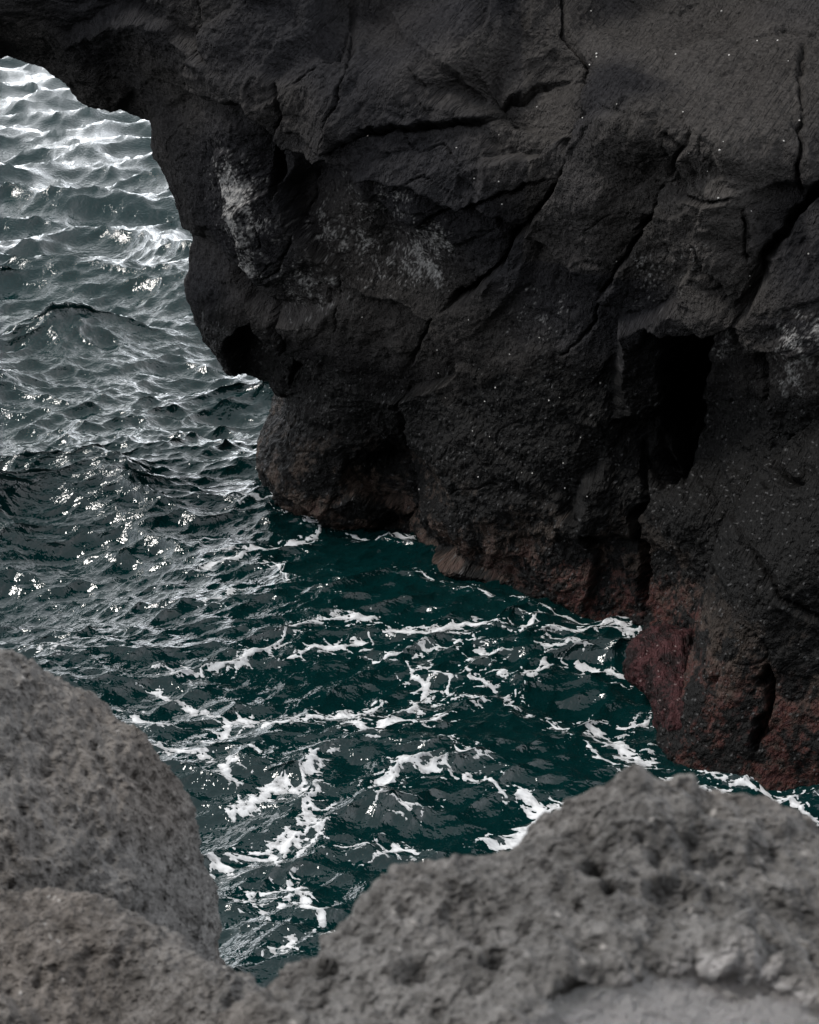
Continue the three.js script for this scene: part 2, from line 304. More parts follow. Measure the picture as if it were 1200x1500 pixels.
// ------------------------------------------------------------------ the cliff
let cliffGeometry = null;
const cliffPoints = [
  // pixel x, pixel y, depth z
  [-120, 20, -17.9], [0, 0, -17.8], [0, 70, -18.3], [100, 20, -17.8], [100, 110, -18.5], [200, 40, -17.8], [190, 140, -18.6], [250, 130, -18.0], [280, 40, -17.2], [285, 180, -17.6], [240, 220, -18.4],
  [300, 260, -17.7], [285, 340, -18.4], [340, 220, -17.1], [350, 330, -17.2], [330, 120, -16.95], [340, 0, -17.1], [385, 400, -17.3], [345, 430, -18.0], [310, 470, -18.3], [340, 535, -18.3], [400, 480, -17.9], [410, 550, -18.1], [430, 560, -18.0],
  [400, 60, -16.9], [400, 180, -16.9], [405, 240, -17.1], [450, 30, -17.0], [470, 110, -16.6], [480, 190, -16.35], [520, 60, -17.0], [560, 0, -17.9], [590, 30, -17.2], [590, 90, -16.25], [560, 150, -16.2], [650, 40, -16.4], [680, 160, -15.85], [620, 170, -16.0],
  [450, 290, -16.9], [450, 380, -17.0], [530, 260, -16.2], [600, 320, -16.0], [560, 350, -16.6], [600, 400, -16.5], [500, 440, -17.0], [620, 480, -16.4], [540, 520, -17.1],
  [440, 610, -17.75], [410, 660, -17.95], [410, 730, -18.0], [470, 640, -17.5], [470, 740, -17.75], [540, 660, -17.4], [560, 750, -17.45], [592, 660, -17.75], [592, 760, -17.6], [560, 590, -17.3],
  [625, 600, -16.8], [640, 680, -16.35], [630, 770, -16.5], [680, 830, -16.2], [640, 830, -16.6],
  [740, 60, -16.1], [740, 150, -15.7], [740, 230, -15.5], [800, 170, -15.55], [700, 330, -15.7], [700, 430, -16.0], [790, 330, -15.55], [760, 480, -15.8], [700, 560, -16.1], [780, 580, -15.5], [720, 680, -15.8], [800, 680, -15.2], [770, 790, -15.5], [850, 780, -15.0], [760, 860, -15.8], [850, 895, -15.15], [900, 820, -14.9],
  [830, 20, -16.3], [850, 120, -15.6], [870, 190, -14.95], [890, 150, -14.75], [960, 155, -14.45], [930, 60, -16.1], [1040, 40, -16.1], [1040, 175, -14.2], [1150, 40, -15.9], [1150, 170, -14.2], [1060, -40, -16.9],
  [880, 280, -14.9], [860, 380, -15.15], [850, 500, -15.3], [900, 440, -15.1], [950, 250, -14.65], [960, 380, -14.75], [1020, 280, -14.15], [1040, 380, -14.0], [1070, 440, -14.0], [1130, 280, -13.95], [1170, 380, -13.7], [1140, 480, -13.75],
  [930, 520, -15.2], [920, 620, -15.2], [880, 680, -15.0], [1000, 520, -15.0], [980, 600, -15.1], [960, 680, -15.05], [1060, 520, -14.5], [1060, 600, -14.75], [1020, 660, -14.95], [1180, 560, -13.6], [1120, 620, -14.2],
  [935, 760, -14.9], [1000, 740, -14.3], [1000, 850, -14.3], [940, 860, -14.75], [920, 905, -14.75], [1080, 740, -14.0], [1100, 860, -13.6], [1080, 960, -13.4],
  [1330, 0, -15.4], [1330, 200, -13.9], [1330, 450, -13.3], [1330, 700, -13.2], [-120, -300, -18.0], [150, -300, -17.6], [420, -300, -17.6], [700, -300, -17.6], [950, -300, -18.2], [1250, -300, -17.9],
].map(([x, y, z]) => { const p = atZ(x, y, z); return [p[0], p[1], z]; });
for (const [x, y] of [[400, 745], [500, 760], [595, 775], [650, 845], [750, 880], [850, 900], [930, 915], [1050, 1000]]) { const p = atY(x, y, 0); cliffPoints.push([p[0], -1.6, p[2] + 0.35]); }
for (const x of [-9, -4, 1, 7]) cliffPoints.push([x, 13, -18.5 + Math.max(0, x) * 0.35]);
const cliffTP = thinPlate(cliffPoints);
const cliffZ = new Field(-9.5, -2, 9, 13, 0.04, cliffTP);
const onCliff = (px, py) => { const d = ray(px, py); let t = 11; for (; t < 26; t += 0.02) if (d[2] * t < cliffZ.at(d[0] * t, 8 + d[1] * t)) break; return [d[0] * t, 8 + d[1] * t, d[2] * t]; };
const Z0 = -18.7, KX = 0.15, KY = 0.2;
const archEdge = [[-60, 64], [0, 70], [30, 75], [72, 90], [102, 118], [114, 148], [138, 160], [182, 168], [217, 178], [226, 228], [243, 270], [262, 312], [274, 347], [273, 385], [277, 432], [290, 472], [304, 510], [330, 550], [360, 556], [392, 563], [403, 574], [424, 571], [418, 612], [400, 642], [388, 682], [396, 722], [410, 752], [415, 820]]
  .map(([x, y]) => atZ(x, y, Z0).slice(0, 2));
const hole = [...archEdge, [archEdge[archEdge.length - 1][0], -6], [-30, -6], [-30, archEdge[0][1] - 0.6], [archEdge[0][0] - 2.5, archEdge[0][1] + 0.3]];
const holeField = new Field(-10, -2.5, 3, 8.5, 0.05, (x, y) => polySigned(x, y, hole));
const cliffSolid = (x, y, z) => {
  let f = (z - cliffZ.at(x, y)) * 0.72;
  const h = holeField.at(x - KX * (z - Z0), y - KY * (z - Z0));
  f = smax(f, h, 0.55);
  const top = 6.95 + 4.9 * sstep(-2.6, 1.2, x) + 0.2 * noise(x * 0.4, 3, z * 0.4);  // unseen crest raised to darken the cove reflection, kept low over the arch
  return smax(smax(f, lerp(-19.3, -22, sstep(-2.6, -0.8, x)) + 0.5 * noise(x * 0.7, y * 0.7, 9) - z, 0.4), (y - top) * 0.9, 0.7);
};
// joints and cracks: [points, half width, depth, step (> 0: the left-hand side of the run stands proud), reach of the step]
const cracks = [
  [[[842, -60], [845, 60], [838, 150], [838, 232]], 0.05, 0.4, 0.08, 0.5],
  [[[838, 232], [815, 275], [790, 310], [755, 350], [735, 385], [690, 425], [640, 462]], 0.055, 0.45, 0.16, 0.8],
  [[[640, 462], [610, 500], [600, 540]], 0.03, 0.15, 0.03, 0.3],
  [[[410, 175], [455, 200], [490, 216], [520, 206], [545, 194], [590, 188], [640, 186], [690, 178], [715, 160], [745, 128], [790, 100], [838, 88]], 0.03, 0.3, 0.1, 0.7],
  [[[415, 200], [410, 240], [406, 292]], 0.075, 0.6, 0.05, 0.3],
  [[[402, 120], [415, 150], [412, 200]], 0.04, 0.25, 0.06, 0.4],
  [[[455, 215], [490, 250], [525, 280], [560, 310], [618, 346]], 0.04, 0.25, 0.2, 0.6],
  [[[600, 330], [650, 312], [690, 300], [740, 275], [815, 262]], 0.028, 0.22, 0.06, 0.5],
  [[[525, -40], [518, 50], [512, 110], [500, 160], [490, 216]], 0.025, 0.2, 0.06, 0.4],
  [[[420, 130], [460, 95], [500, 70], [520, 20], [530, -30]], 0.03, 0.15, -0.05, 0.4],
  [[[285, -30], [290, 60], [275, 130], [300, 190], [310, 220]], 0.03, 0.15, 0.08, 0.5],
  [[[312, 205], [330, 270], [352, 340], [362, 400], [382, 425]], 0.04, 0.2, 0.2, 0.6],
  [[[440, 250], [445, 300], [430, 350], [410, 390], [380, 415]], 0.018, 0.12, 0.02, 0.3],
  [[[500, 400], [498, 440], [500, 480]], 0.018, 0.12, 0.02, 0.3],
  [[[975, 262], [962, 300], [940, 335], [925, 365], [890, 415], [878, 440]], 0.045, 0.4, 0.1, 0.5],
  [[[1000, 215], [985, 245], [975, 262]], 0.03, 0.2, 0.05, 0.3],
  [[[1010, 180], [1000, 220], [965, 190]], 0.02, 0.1, 0.02, 0.3],
  [[[880, 440], [870, 470], [850, 500], [815, 520]], 0.025, 0.15, 0.03, 0.3],
  [[[1210, 260], [1180, 290], [1150, 330], [1125, 375], [1100, 430], [1085, 462]], 0.075, 0.6, 0.12, 0.5],
  [[[1175, 60], [1172, 130], [1170, 210], [1172, 290]], 0.03, 0.25, 0.05, 0.4],
  [[[1095, 462], [1060, 468], [1020, 478], [985, 470], [965, 455]], 0.07, 0.6, -0.25, 0.5],
  [[[1090, 470], [1100, 520], [1115, 560], [1130, 610]], 0.05, 0.35, 0.06, 0.3],
  [[[1060, 42], [1110, 52], [1150, 48], [1220, 62]], 0.02, 0.15, 0.07, 0.4],
  [[[985, 260], [1000, 290], [1030, 300], [1075, 285]], 0.04, 0.2, -0.06, 0.35],
  [[[1008, 360], [1030, 365], [1060, 410], [1075, 440]], 0.03, 0.2, 0.08, 0.3],
  [[[1090, 300], [1088, 340], [1092, 390]], 0.02, 0.15, 0.04, 0.3],
  [[[950, 640], [938, 700], [932, 760], [938, 830], [935, 920]], 0.05, 0.35, -0.06, 0.4],
  [[[602, 560], [598, 640], [600, 700], [598, 790]], 0.06, 0.3, 0.05, 0.3],
  [[[395, 440], [425, 480], [435, 530], [428, 575]], 0.05, 0.2, -0.06, 0.4],
  [[[640, 180], [610, 150], [600, 100], [610, 60]], 0.015, 0.08, 0.03, 0.3],
  [[[860, 130], [880, 105], [930, 90]], 0.02, 0.12, 0.04, 0.3],
  [[[840, 240], [870, 190], [900, 150], [920, 135]], 0.02, 0.08, 0.04, 0.3],
];
const cleft = [[972, 468], [1030, 476], [1085, 468], [1080, 486], [1038, 502], [1026, 560], [1018, 640], [1000, 685], [958, 725], [944, 722], [962, 640], [974, 540]];
const flat2 = (l) => l.map(([x, y]) => onCliff(x, y).slice(0, 2));
const crackRelief = new Field(-9.5, -2, 9, 13, 0.012);
for (const [pts, w, depth, step, reach] of cracks) {
  const line = flat2(pts), F = crackRelief, R = Math.max(reach * 2.2, w * 3), xs = line.map((p) => p[0]), ys = line.map((p) => p[1]);
  const i0 = Math.max(0, Math.floor((Math.min(...xs) - R - F.u0) / F.step)), i1 = Math.min(F.nu - 1, Math.ceil((Math.max(...xs) + R - F.u0) / F.step)), j0 = Math.max(0, Math.floor((Math.min(...ys) - R - F.v0) / F.step)), j1 = Math.min(F.nv - 1, Math.ceil((Math.max(...ys) + R - F.v0) / F.step));
  for (let j = j0; j <= j1; j++) for (let i = i0; i <= i1; i++) {
    const x = F.u0 + i * F.step, y = F.v0 + j * F.step;
    const wx = x + 0.05 * noise(x * 5, y * 5, 3) + 0.02 * noise(x * 16, y * 16, 8), wy = y + 0.05 * noise(x * 5, y * 5, 13) + 0.02 * noise(x * 16, y * 16, 18);
    const [d, s, a] = segDist(wx, wy, line); if (d > R) continue;
    const ends = sstep(0, 0.12, a) * sstep(1, 0.88, a), wid = w * 0.75 * (0.3 + 0.7 * ends) * Math.max(0.25, 0.85 + 0.8 * noise(x * 2.3, y * 2.3, w * 900));
    let v = 1.5 * step * s * 0.5 * Math.exp(-d / reach) * ends;
    if (d < wid) v -= depth * ends * Math.sqrt(1 - d / wid); else if (d < wid * 3) v -= 0.12 * depth * ends * (1 - (d - wid) / (2 * wid)) * Math.max(0, 0.5 + noise(x * 6, y * 6, 4));
    F.a[j * F.nu + i] += v;
  }
}
{
  const poly = flat2(cleft), F = crackRelief;
  for (let j = 0; j < F.nv; j++) for (let i = 0; i < F.nu; i++) {
    const x = F.u0 + i * F.step, y = F.v0 + j * F.step; if (x < 1.5 || x > 5 || y < 0.5 || y > 5) continue;
    const d = polySigned(x + 0.15 * noise(x * 2.6, y * 2.6, 2) + 0.06 * noise(x * 9, y * 9, 2), y + 0.12 * noise(x * 2.6, y * 2.6, 5) + 0.05 * noise(x * 9, y * 9, 5), poly); if (d > -0.05) F.a[j * F.nu + i] -= 1.5 * sstep(-0.05, 0.2, d);
  }
}
// edges above which the rock leans back: [points, slope, reach]
for (const [pts, slope, reach] of [
  [[[866, 225], [878, 185], [900, 152], [950, 148], [985, 160], [1060, 182], [1180, 192]], 0.55, 1.0],
  [[[470, 122], [545, 112], [590, 98], [625, 60], [650, -20]], 0.35, 0.6], [[[412, 145], [440, 118], [480, 100], [515, 112]], 0.6, 0.22], [[[995, 300], [1030, 290], [1068, 286]], 0.6, 0.22], [[[1010, 375], [1035, 372], [1062, 405]], 0.5, 0.15], [[[690, 172], [760, 205], [835, 215]], 0.25, 0.5], [[[1100, 470], [1150, 430], [1210, 420]], 0.4, 0.4]]) {
  const line = flat2(pts), F = crackRelief, xs = line.map((p) => p[0]), ys = line.map((p) => p[1]), R = reach * 2.2;
  for (let j = 0; j < F.nv; j++) for (let i = 0; i < F.nu; i++) {
    const x = F.u0 + i * F.step, y = F.v0 + j * F.step; if (x < Math.min(...xs) - R || x > Math.max(...xs) + R || y < Math.min(...ys) - R || y > Math.max(...ys) + R) continue;
    const [d, sd, a] = segDist(x + 0.07 * noise(x * 3, y * 3, 6), y + 0.07 * noise(x * 3, y * 3, 16), line); if (sd < 0 || d > R) continue;
    F.a[j * F.nu + i] -= slope * (d < reach ? d : reach * (1 - sstep(reach, R, d))) * sstep(0, 0.1, a) * sstep(1, 0.9, a);
  }
}
// broken blocks: every cell of a jittered grid is a plane of its own
function blocks(x, y, size, tilt, drop, seed) {
  const X = Math.floor(x / size), Y = Math.floor(y / size); let d1 = 9, d2 = 9, v1 = 0, v2 = 0;
  for (let j = -1; j <= 1; j++) for (let i = -1; i <= 1; i++) {
    const a = X + i, b = Y + j, cx = a + hash3(a, b, seed), cy = b + hash3(a, b, seed + 1), dx = x / size - cx, dy = y / size - cy, d = Math.max(Math.abs(dx * 0.8 + dy * 0.6), Math.abs(dy * 0.8 - dx * 0.6)) * 0.6 + Math.hypot(dx, dy) * 0.4;
    if (d >= d2) continue;
    const v = (hash3(a, b, seed + 2) - 0.5) * drop + size * tilt * ((hash3(a, b, seed + 3) - 0.5) * 2 * dx + (hash3(a, b, seed + 4) - 0.5) * 2 * dy);
    if (d < d1) { d2 = d1; v2 = v1; d1 = d; v1 = v; } else { d2 = d; v2 = v; }
  }
  const t = sstep(0, 0.045, d2 - d1); return lerp((v1 + v2) / 2, v1, t);
}
{
  const F = crackRelief;
  for (let j = 0; j < F.nv; j++) for (let i = 0; i < F.nu; i++) {
    const x = F.u0 + i * F.step, y = F.v0 + j * F.step; if (x < -6.5 || x > 6 || y < -0.8 || y > 8.4) continue;
    const wx = x + 0.22 * noise(x * 1.1, y * 1.1, 51) + 0.05 * noise(x * 5, y * 5, 53), wy = y + 0.22 * noise(x * 1.1, y * 1.1, 55) + 0.05 * noise(x * 5, y * 5, 57);
    const k = sstep(-0.5, 0.6, noise(x * 0.7, y * 0.7, 61) + 0.25);
    F.a[j * F.nu + i] += blocks(wx * 0.9 + wy * 0.3, wy, 1.25, 0.34, 0.14, 5) + 0.6 * k * blocks(wx, wy + wx * 0.3, 0.42, 0.32, 0.05, 15) + 0.35 * k * blocks(wx, wy, 0.15, 0.3, 0.02, 25);
  }
}
// pale lichen and salt crust: where the photograph shows it
const crust = [[355, 330, 0.36, 0.9], [350, 280, 0.3, 0.7], [365, 385, 0.2, 0.9], [330, 250, 0.3, 0.35], [470, 330, 0.3, 0.5], [520, 350, 0.28, 0.55], [450, 420, 0.4, 0.6], [600, 370, 0.2, 0.9], [632, 350, 0.22, 0.9], [630, 400, 0.18, 0.8], [580, 290, 0.22, 0.55], [500, 280, 0.2, 0.4], [540, 310, 0.2, 0.4], [560, 390, 0.3, 0.4], [1060, 510, 0.16, 0.9], [1190, 490, 0.3, 0.7], [1150, 560, 0.25, 0.6], [1160, 500, 0.3, 0.4], [960, 400, 0.35, 0.3], [790, 460, 0.4, 0.25], [1025, 370, 0.15, 0.4], [1000, 640, 0.3, 0.3]]
  .map(([x, y, r, a]) => [...onCliff(x, y), r, a]);
function crustAt(x, y, z) { let s = 0; for (const [a, b, c, r, k] of crust) { const d = ((x - a) ** 2 + (y - b) ** 2 + 0.5 * (z - c) ** 2) / (r * r); if (d < 6) s += k * Math.exp(-d); } return s; }
function rockRelief(x, y, z, s = 1) {   // everything smaller than a slab
  const wx = x + 0.25 * noise(x * 0.9, y * 0.9, z * 0.9 + 40), wy = y + 0.25 * noise(x * 0.9 + 9, y * 0.9, z * 0.9);
  let d = 0.11 * fbm(wx * 0.75, wy * 0.75, z * 0.75, 2) + 0.03 * ridged(wx * 1.3 + 7, wy * 1.3, z * 1.3, 3);
  d += 0.02 * fbm(x * 5, y * 5, z * 5, 3, 0.6) * s;
  d += 0.011 * fbm(x * 20, y * 20, z * 20, 2, 0.8) * s - 0.02 * pits(x * 9, y * 9, z * 9);
  const c = noise(wx * 1.7 + 30, wy * 1.7, z * 1.7); if (Math.abs(c) < 0.02) d -= 0.05 * (1 - Math.abs(c) / 0.02) * sstep(0, 0.4, noise(x * 0.6, y * 0.6, z * 0.6 + 77));
  return d;
}
const tide = (x, y, z) => y - 2.2 - 0.5 * noise(x * 0.8, y * 0.8, z * 0.8) - 0.35 * noise(x * 3, y * 3, z * 3) - 0.22 * Math.max(0, x);   // > 0 above the wet, weedy zone
function cliffColor(x, y, z) {
  const n1 = fbm(x * 1.1, y * 1.1, z * 1.1, 3), n2 = noise(x * 30, y * 30, z * 30), n3 = noise(x * 75, y * 75, z * 75), n4 = noise(x * 7, y * 7, z * 7 + 9);
  const w = sstep(-0.1, 0.55, tide(x, y, z));
  let k = 0.0114 * Math.max(0.25, 1 + 0.25 * n1 + 0.4 * n2 + 0.6 * n3);
  const warmLit = sstep(0.0, 0.9, fbm(x * 0.5 + 4, y * 0.5, z * 0.5, 2) + 0.35 + (x > 1.2 && y > 4 ? 0.4 : 0));  // brownish tone in patches; upper right raised to paint its lit faces brighter
  let r = k * lerp(0.97, 2.0, warmLit), g = k * lerp(0.96, 1.86, warmLit), b = k * lerp(1.04, 1.76, warmLit);
  const c = crustAt(x, y, z);
  if (c > 0.05) { const m = sstep(0.35, 0.75, c * 0.7 + 0.4 * n2 + 0.4 * n3 + 0.35 * n4) * 0.75; r = lerp(r, 0.19, m); g = lerp(g, 0.186, m); b = lerp(b, 0.18, m); }
  // the weedy zone: near-black film, brown and red algae, pale specks painted for barnacles and wet glints
  if (w < 1) {
    const n5 = noise(x * 14, y * 14, z * 14 + 3), patch = fbm(x * 2.4, y * 2.4, z * 2.4 + 20, 2);
    let R = 0.004 * (1 + 0.5 * n2 + 0.5 * n3), G = R * 0.98, B = R * 0.96;
    const brown = sstep(0.15, 0.6, patch + 0.5 * n5 + 0.25 * n3 + 0.25 * sstep(1.4, 0.4, y)) * sstep(1.75, 0.7, y + 0.4 * patch);
    const red = sstep(0.1, 0.6, 0.7 * patch + 0.6 * n5 + 0.05 + 0.4 * n3 + 0.08 * Math.min(2, x)) * sstep(0.95, 0.3, y + 0.3 * n4) * lerp(0.35, 1, sstep(0.6, 2.2, x));
    R = lerp(R, 0.035 * (1 + 0.7 * n3), brown * 0.8); G = lerp(G, 0.027 * (1 + 0.7 * n3), brown * 0.8); B = lerp(B, 0.022 * (1 + 0.7 * n3), brown * 0.8);
    R = lerp(R, 0.027 * (1 + 0.8 * n3), red * 0.85); G = lerp(G, 0.0095 * (1 + 0.5 * n3), red * 0.85); B = lerp(B, 0.009, red * 0.85);
    if (n3 > 0.52 && n2 > 0.05) { R = G = B = 0.05; }
    r = lerp(R, r, w); g = lerp(G, g, w); b = lerp(B, b, w);
  }
  return [r, g, b];
}
const inFrame = (x, y, z, margin) => { const dy = y - 8, fz = -(dy * -SP) , f = -z * CP - dy * SP, u = x / f, v = (dy * CP - z * SP) / f; return f > 1 && Math.abs(u) < 0.2755 + margin && Math.abs(v) < 0.3443 + margin; };
{
  const g = rockMesh({
    f: cliffSolid, lo: [-9, -1.3, -23.2], hi: [8.4, 12.6, -11.5], cell: 0.15, levels: 3,
    fine: (x, y, z) => y > -0.5 && z > -20.2 && inFrame(x, y, z, 0.07) && z > cliffZ.at(x, y) - 2.2,
    relief: (x, y, z, a, b, c) => crackRelief.at(x, y) * Math.max(0.2, c) + rockRelief(x, y, z, tide(x, y, z) < 0 ? 1.5 : 1),
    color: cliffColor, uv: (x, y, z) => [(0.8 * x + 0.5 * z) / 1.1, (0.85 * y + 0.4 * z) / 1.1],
  });
  console.log('cliff', g.index.count / 3);
  cliffGeometry = g;
  const slabs = [
    [[410, 175], [490, 216], [545, 194], [690, 178], [745, 128], [838, 88], [838, 232], [815, 262], [690, 300], [600, 330], [525, 280], [455, 215]],
    [[525, -60], [512, 110], [490, 216], [545, 194], [690, 178], [745, 128], [838, 88], [842, -60]],
    [[285, -60], [275, 130], [310, 220], [410, 175], [490, 216], [512, 110], [525, -60]],
    [[310, 205], [410, 185], [455, 215], [440, 300], [380, 420], [362, 400]],
    [[600, 330], [690, 300], [815, 262], [755, 350], [640, 462], [560, 400]],
    [[838, 232], [920, 135], [1010, 190], [975, 262], [878, 440], [815, 520], [640, 462], [755, 350]],
    [[842, -60], [838, 232], [920, 135], [1010, 190], [1172, 200], [1175, -60]],
    [[975, 262], [1010, 190], [1172, 200], [1172, 290], [1085, 462], [965, 455], [878, 440]],
    [[1172, 290], [1240, 240], [1240, 640], [1130, 620], [1085, 462]],
  ].map(flat2);
  const ix = g.index.array, ps = g.attributes.position.array, lists = {};
  for (let t = 0; t < ix.length; t += 3) {
    const a = ix[t] * 3, b = ix[t + 1] * 3, c = ix[t + 2] * 3, x = (ps[a] + ps[b] + ps[c]) / 3, y = (ps[a + 1] + ps[b + 1] + ps[c + 1]) / 3, z = (ps[a + 2] + ps[b + 2] + ps[c + 2]) / 3;
    let part = 'rock_face';
    if (tide(x, y, z) < 0.05) part = 'wet_foot';
    else if (holeField.at(x - KX * (z - Z0), y - KY * (z - Z0)) > -0.4 && x < 0) part = 'arch_underside';
    else if (z > cliffZ.at(x, y) - 1.6) for (let k = 0; k < slabs.length; k++) if (polySigned(x, y, slabs[k]) > 0) { part = 'slab' + k; break; }
    (lists[part] ??= []).push(ix[t], ix[t + 1], ix[t + 2]);
  }
  const cliff = new THREE.Group();
  for (const [k, list] of Object.entries(lists)) {
    const remap = new Map(), P = [], N = [], C = [], U = [], out = new Uint32Array(list.length), A = g.attributes;
    for (let i = 0; i < list.length; i++) { const v = list[i]; let m = remap.get(v); if (m === undefined) { m = remap.size; remap.set(v, m); for (let q = 0; q < 3; q++) { P.push(A.position.array[v * 3 + q]); N.push(A.normal.array[v * 3 + q]); C.push(A.color.array[v * 3 + q]); } U.push(A.uv.array[v * 2], A.uv.array[v * 2 + 1]); } out[i] = m; }
    const h = new THREE.BufferGeometry(); h.setAttribute('position', new THREE.Float32BufferAttribute(P, 3)); h.setAttribute('normal', new THREE.Float32BufferAttribute(N, 3)); h.setAttribute('color', new THREE.Float32BufferAttribute(C, 3)); h.setAttribute('uv', new THREE.Float32BufferAttribute(U, 2)); h.setIndex(new THREE.BufferAttribute(out, 1));
    const m = new THREE.Mesh(h, k === 'wet_foot' ? M.wet : M.cliff); m.name = k.startsWith('slab') ? 'rock_slab' : k;
    if (k === 'wet_foot') m.userData.label = 'dark wet foot of the cliff speckled with red and brown algae';
    if (k === 'arch_underside') m.userData.label = 'overhanging underside of the arch';
    cliff.add(m);
  }
  tag(cliff, 'sea_cliff', 'tall cracked black basalt cliff with a sea arch, its foot in the water', 'cliff');
}

// ------------------------------------------------------------------ the buttress in front of the cliff, and the red boulder in the corner between them
{
  const pts = [[1215, 610, -13.35], [1130, 690, -13.3], [1092, 745, -13.15], [1062, 800, -13.0], [1042, 860, -12.85], [1026, 920, -12.7], [1010, 980, -12.6], [988, 1035, -12.5], [966, 1072, -12.45], [1010, 1098, -12.25], [1060, 1118, -12.05], [1110, 1135, -11.9], [1200, 1150, -11.75],
    [1160, 700, -13.0], [1120, 790, -12.7], [1090, 850, -12.55], [1080, 940, -12.4], [1060, 1020, -12.3], [1180, 800, -12.4], [1180, 900, -12.2], [1150, 1000, -12.1], [1120, 1080, -12.0], [1200, 1080, -11.8], [1300, 640, -13.0], [1320, 850, -12.2], [1320, 1100, -11.6]]
    .map(([x, y, z]) => { const p = atZ(x, y, z); return [p[0], p[1], z]; });
  for (const [x, y] of [[966, 1072], [1060, 1118], [1200, 1150]]) { const p = atY(x, y, 0); pts.push([p[0], -1.2, p[2] + 0.3]); }
  const rim = [[1330, 540], [1215, 612], [1130, 690], [1092, 745], [1062, 800], [1042, 860], [1026, 920], [1010, 980], [988, 1035], [966, 1072], [945, 1130]].map(([x, y]) => atZ(x, y, -12.95).slice(0, 2)), last = rim[rim.length - 1];
  const body = [...rim, [last[0], -4], [12, -4], [12, rim[0][1]]], rimField = new Field(0.8, -2, 6.6, 4.6, 0.04, (x, y) => -polySigned(x, y, body));
  const F = new Field(1, -1.6, 6.4, 4.4, 0.03, thinPlate(pts));
  const lines = [[[[1080, 805], [1110, 780], [1150, 765], [1210, 722]], 0.14, 0.12], [[[1115, 830], [1140, 870], [1190, 890]], 0.06, 0.06], [[[1110, 985], [1120, 965], [1118, 1000], [1095, 1060]], 0.05, 0.2], [[[1060, 800], [1075, 900], [1050, 1000]], -0.05, 0.05]]
    .map(([l, step, depth]) => [l.map(([x, y]) => { const p = atZ(x, y, -12.4); return [p[0], p[1]]; }), step, depth]);
  const g = rockMesh({
    f: (x, y, z) => smax(smax((z - F.at(x, y)) * 0.7, rimField.at(x + 0.2 * (z + 12.95), y - 0.45 * (z + 12.95)), 0.45), -15.2 - z, 0.2), lo: [1.2, -1.1, -15.8], hi: [6.2, 4.2, -11], cell: 0.14, levels: 3, fine: (x, y, z) => y > -0.4 && z > -13.9 && inFrame(x, y, z, 0.03),
    relief: (x, y, z, a, b, c) => { let d = rockRelief(x + 5, y, z, 1.25) * 0.8; for (const [l, st, dp] of lines) { const [e, s] = segDist(x + 0.05 * noise(x * 6, y * 6, 1), y + 0.05 * noise(x * 6, y * 6, 9), l); if (e < 0.8) { d += st * -s * 0.5 * Math.exp(-e / 0.3); if (e < 0.045) d -= dp * Math.sqrt(1 - e / 0.045); } } return d; },
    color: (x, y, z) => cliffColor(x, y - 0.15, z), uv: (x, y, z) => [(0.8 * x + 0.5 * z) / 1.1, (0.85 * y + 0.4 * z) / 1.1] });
  console.log('buttress', g.index.count / 3);
  tag(new THREE.Mesh(g, M.wet), 'rock_buttress', 'dark wet rock buttress leaning out of the water before the cliff corner', 'rock');
}
{
  const c = atZ(978, 955, -13.55), c2 = atZ(1010, 1010, -12.9), el = (x, y, z, q, rx, ry, rz) => { const k = Math.hypot((x - q[0]) / rx, (y - q[1]) / ry, (z - q[2]) / rz); return (k - 1) * Math.min(rx, ry, rz); };
  const g = rockMesh({
    f: (x, y, z) => smin(el(x, y, z, [c[0], c[1] - 0.1, c[2]], 0.42, 0.36, 0.5), el(x, y, z, [c2[0], c2[1] - 0.25, c2[2]], 0.35, 0.4, 0.5), 0.25), lo: [c[0] - 0.9, -0.9, -14.4], hi: [c[0] + 1.1, 1.2, -12], cell: 0.07, levels: 2, fine: () => true,
    relief: (x, y, z) => 0.06 * fbm(x * 3, y * 3, z * 3, 3) + 0.02 * fbm(x * 14, y * 14, z * 14, 3, 0.7),
    color: (x, y, z) => { const n = noise(x * 40, y * 40, z * 40), m = noise(x * 75, y * 75, z * 75), q = fbm(x * 5, y * 5, z * 5, 2), t = sstep(-0.2, 0.5, 0.7 * q + 0.6 * n + 0.15), k = Math.max(0.3, 1 + 0.5 * m); return m > 0.55 && n > 0.1 ? [0.13, 0.1, 0.095] : [lerp(0.007, 0.03, t) * k, lerp(0.005, 0.012, t) * k, lerp(0.005, 0.0125, t) * k]; }, uv: (x, y, z) => [x / 0.9, (z + y * 0.6) / 0.9] });
  tag(new THREE.Mesh(g, M.wet), 'algae_boulder', 'low boulder covered in red algae, washed by foam at the cliff foot', 'boulder');
}
// ------------------------------------------------------------------ headland the viewer stands on; unseen high back added to dim the cliff
{
  const box = (x, y, z, a, b) => Math.max(a[0] - x, x - b[0], a[1] - y, y - b[1], a[2] - z, z - b[2]);
  const g = rockMesh({
    f: (x, y, z) => { let d = box(x, y, z, [-16, -2, -1.45], [18, 6.0, 20]); d = smin(d, box(x, y, z, [-16, -2, -3.5], [-0.95, 4.55, 0]), 0.3); d = smin(d, box(x, y, z, [-16, -2, 5.5], [18, 17, 20]), 1.5); return d; },
    lo: [-17, -2.5, -4.5], hi: [19, 19, 21], cell: 0.5, levels: 1, fine: (x, y, z) => z < 8 && Math.abs(x) < 8,
    relief: (x, y, z) => 0.12 * fbm(x * 0.8, y * 0.8, z * 0.8, 3), color: nearColor, uv: nearUV });
  tag(new THREE.Mesh(g, M.near), 'headland_blocker', null, null, null, 'structure');
}

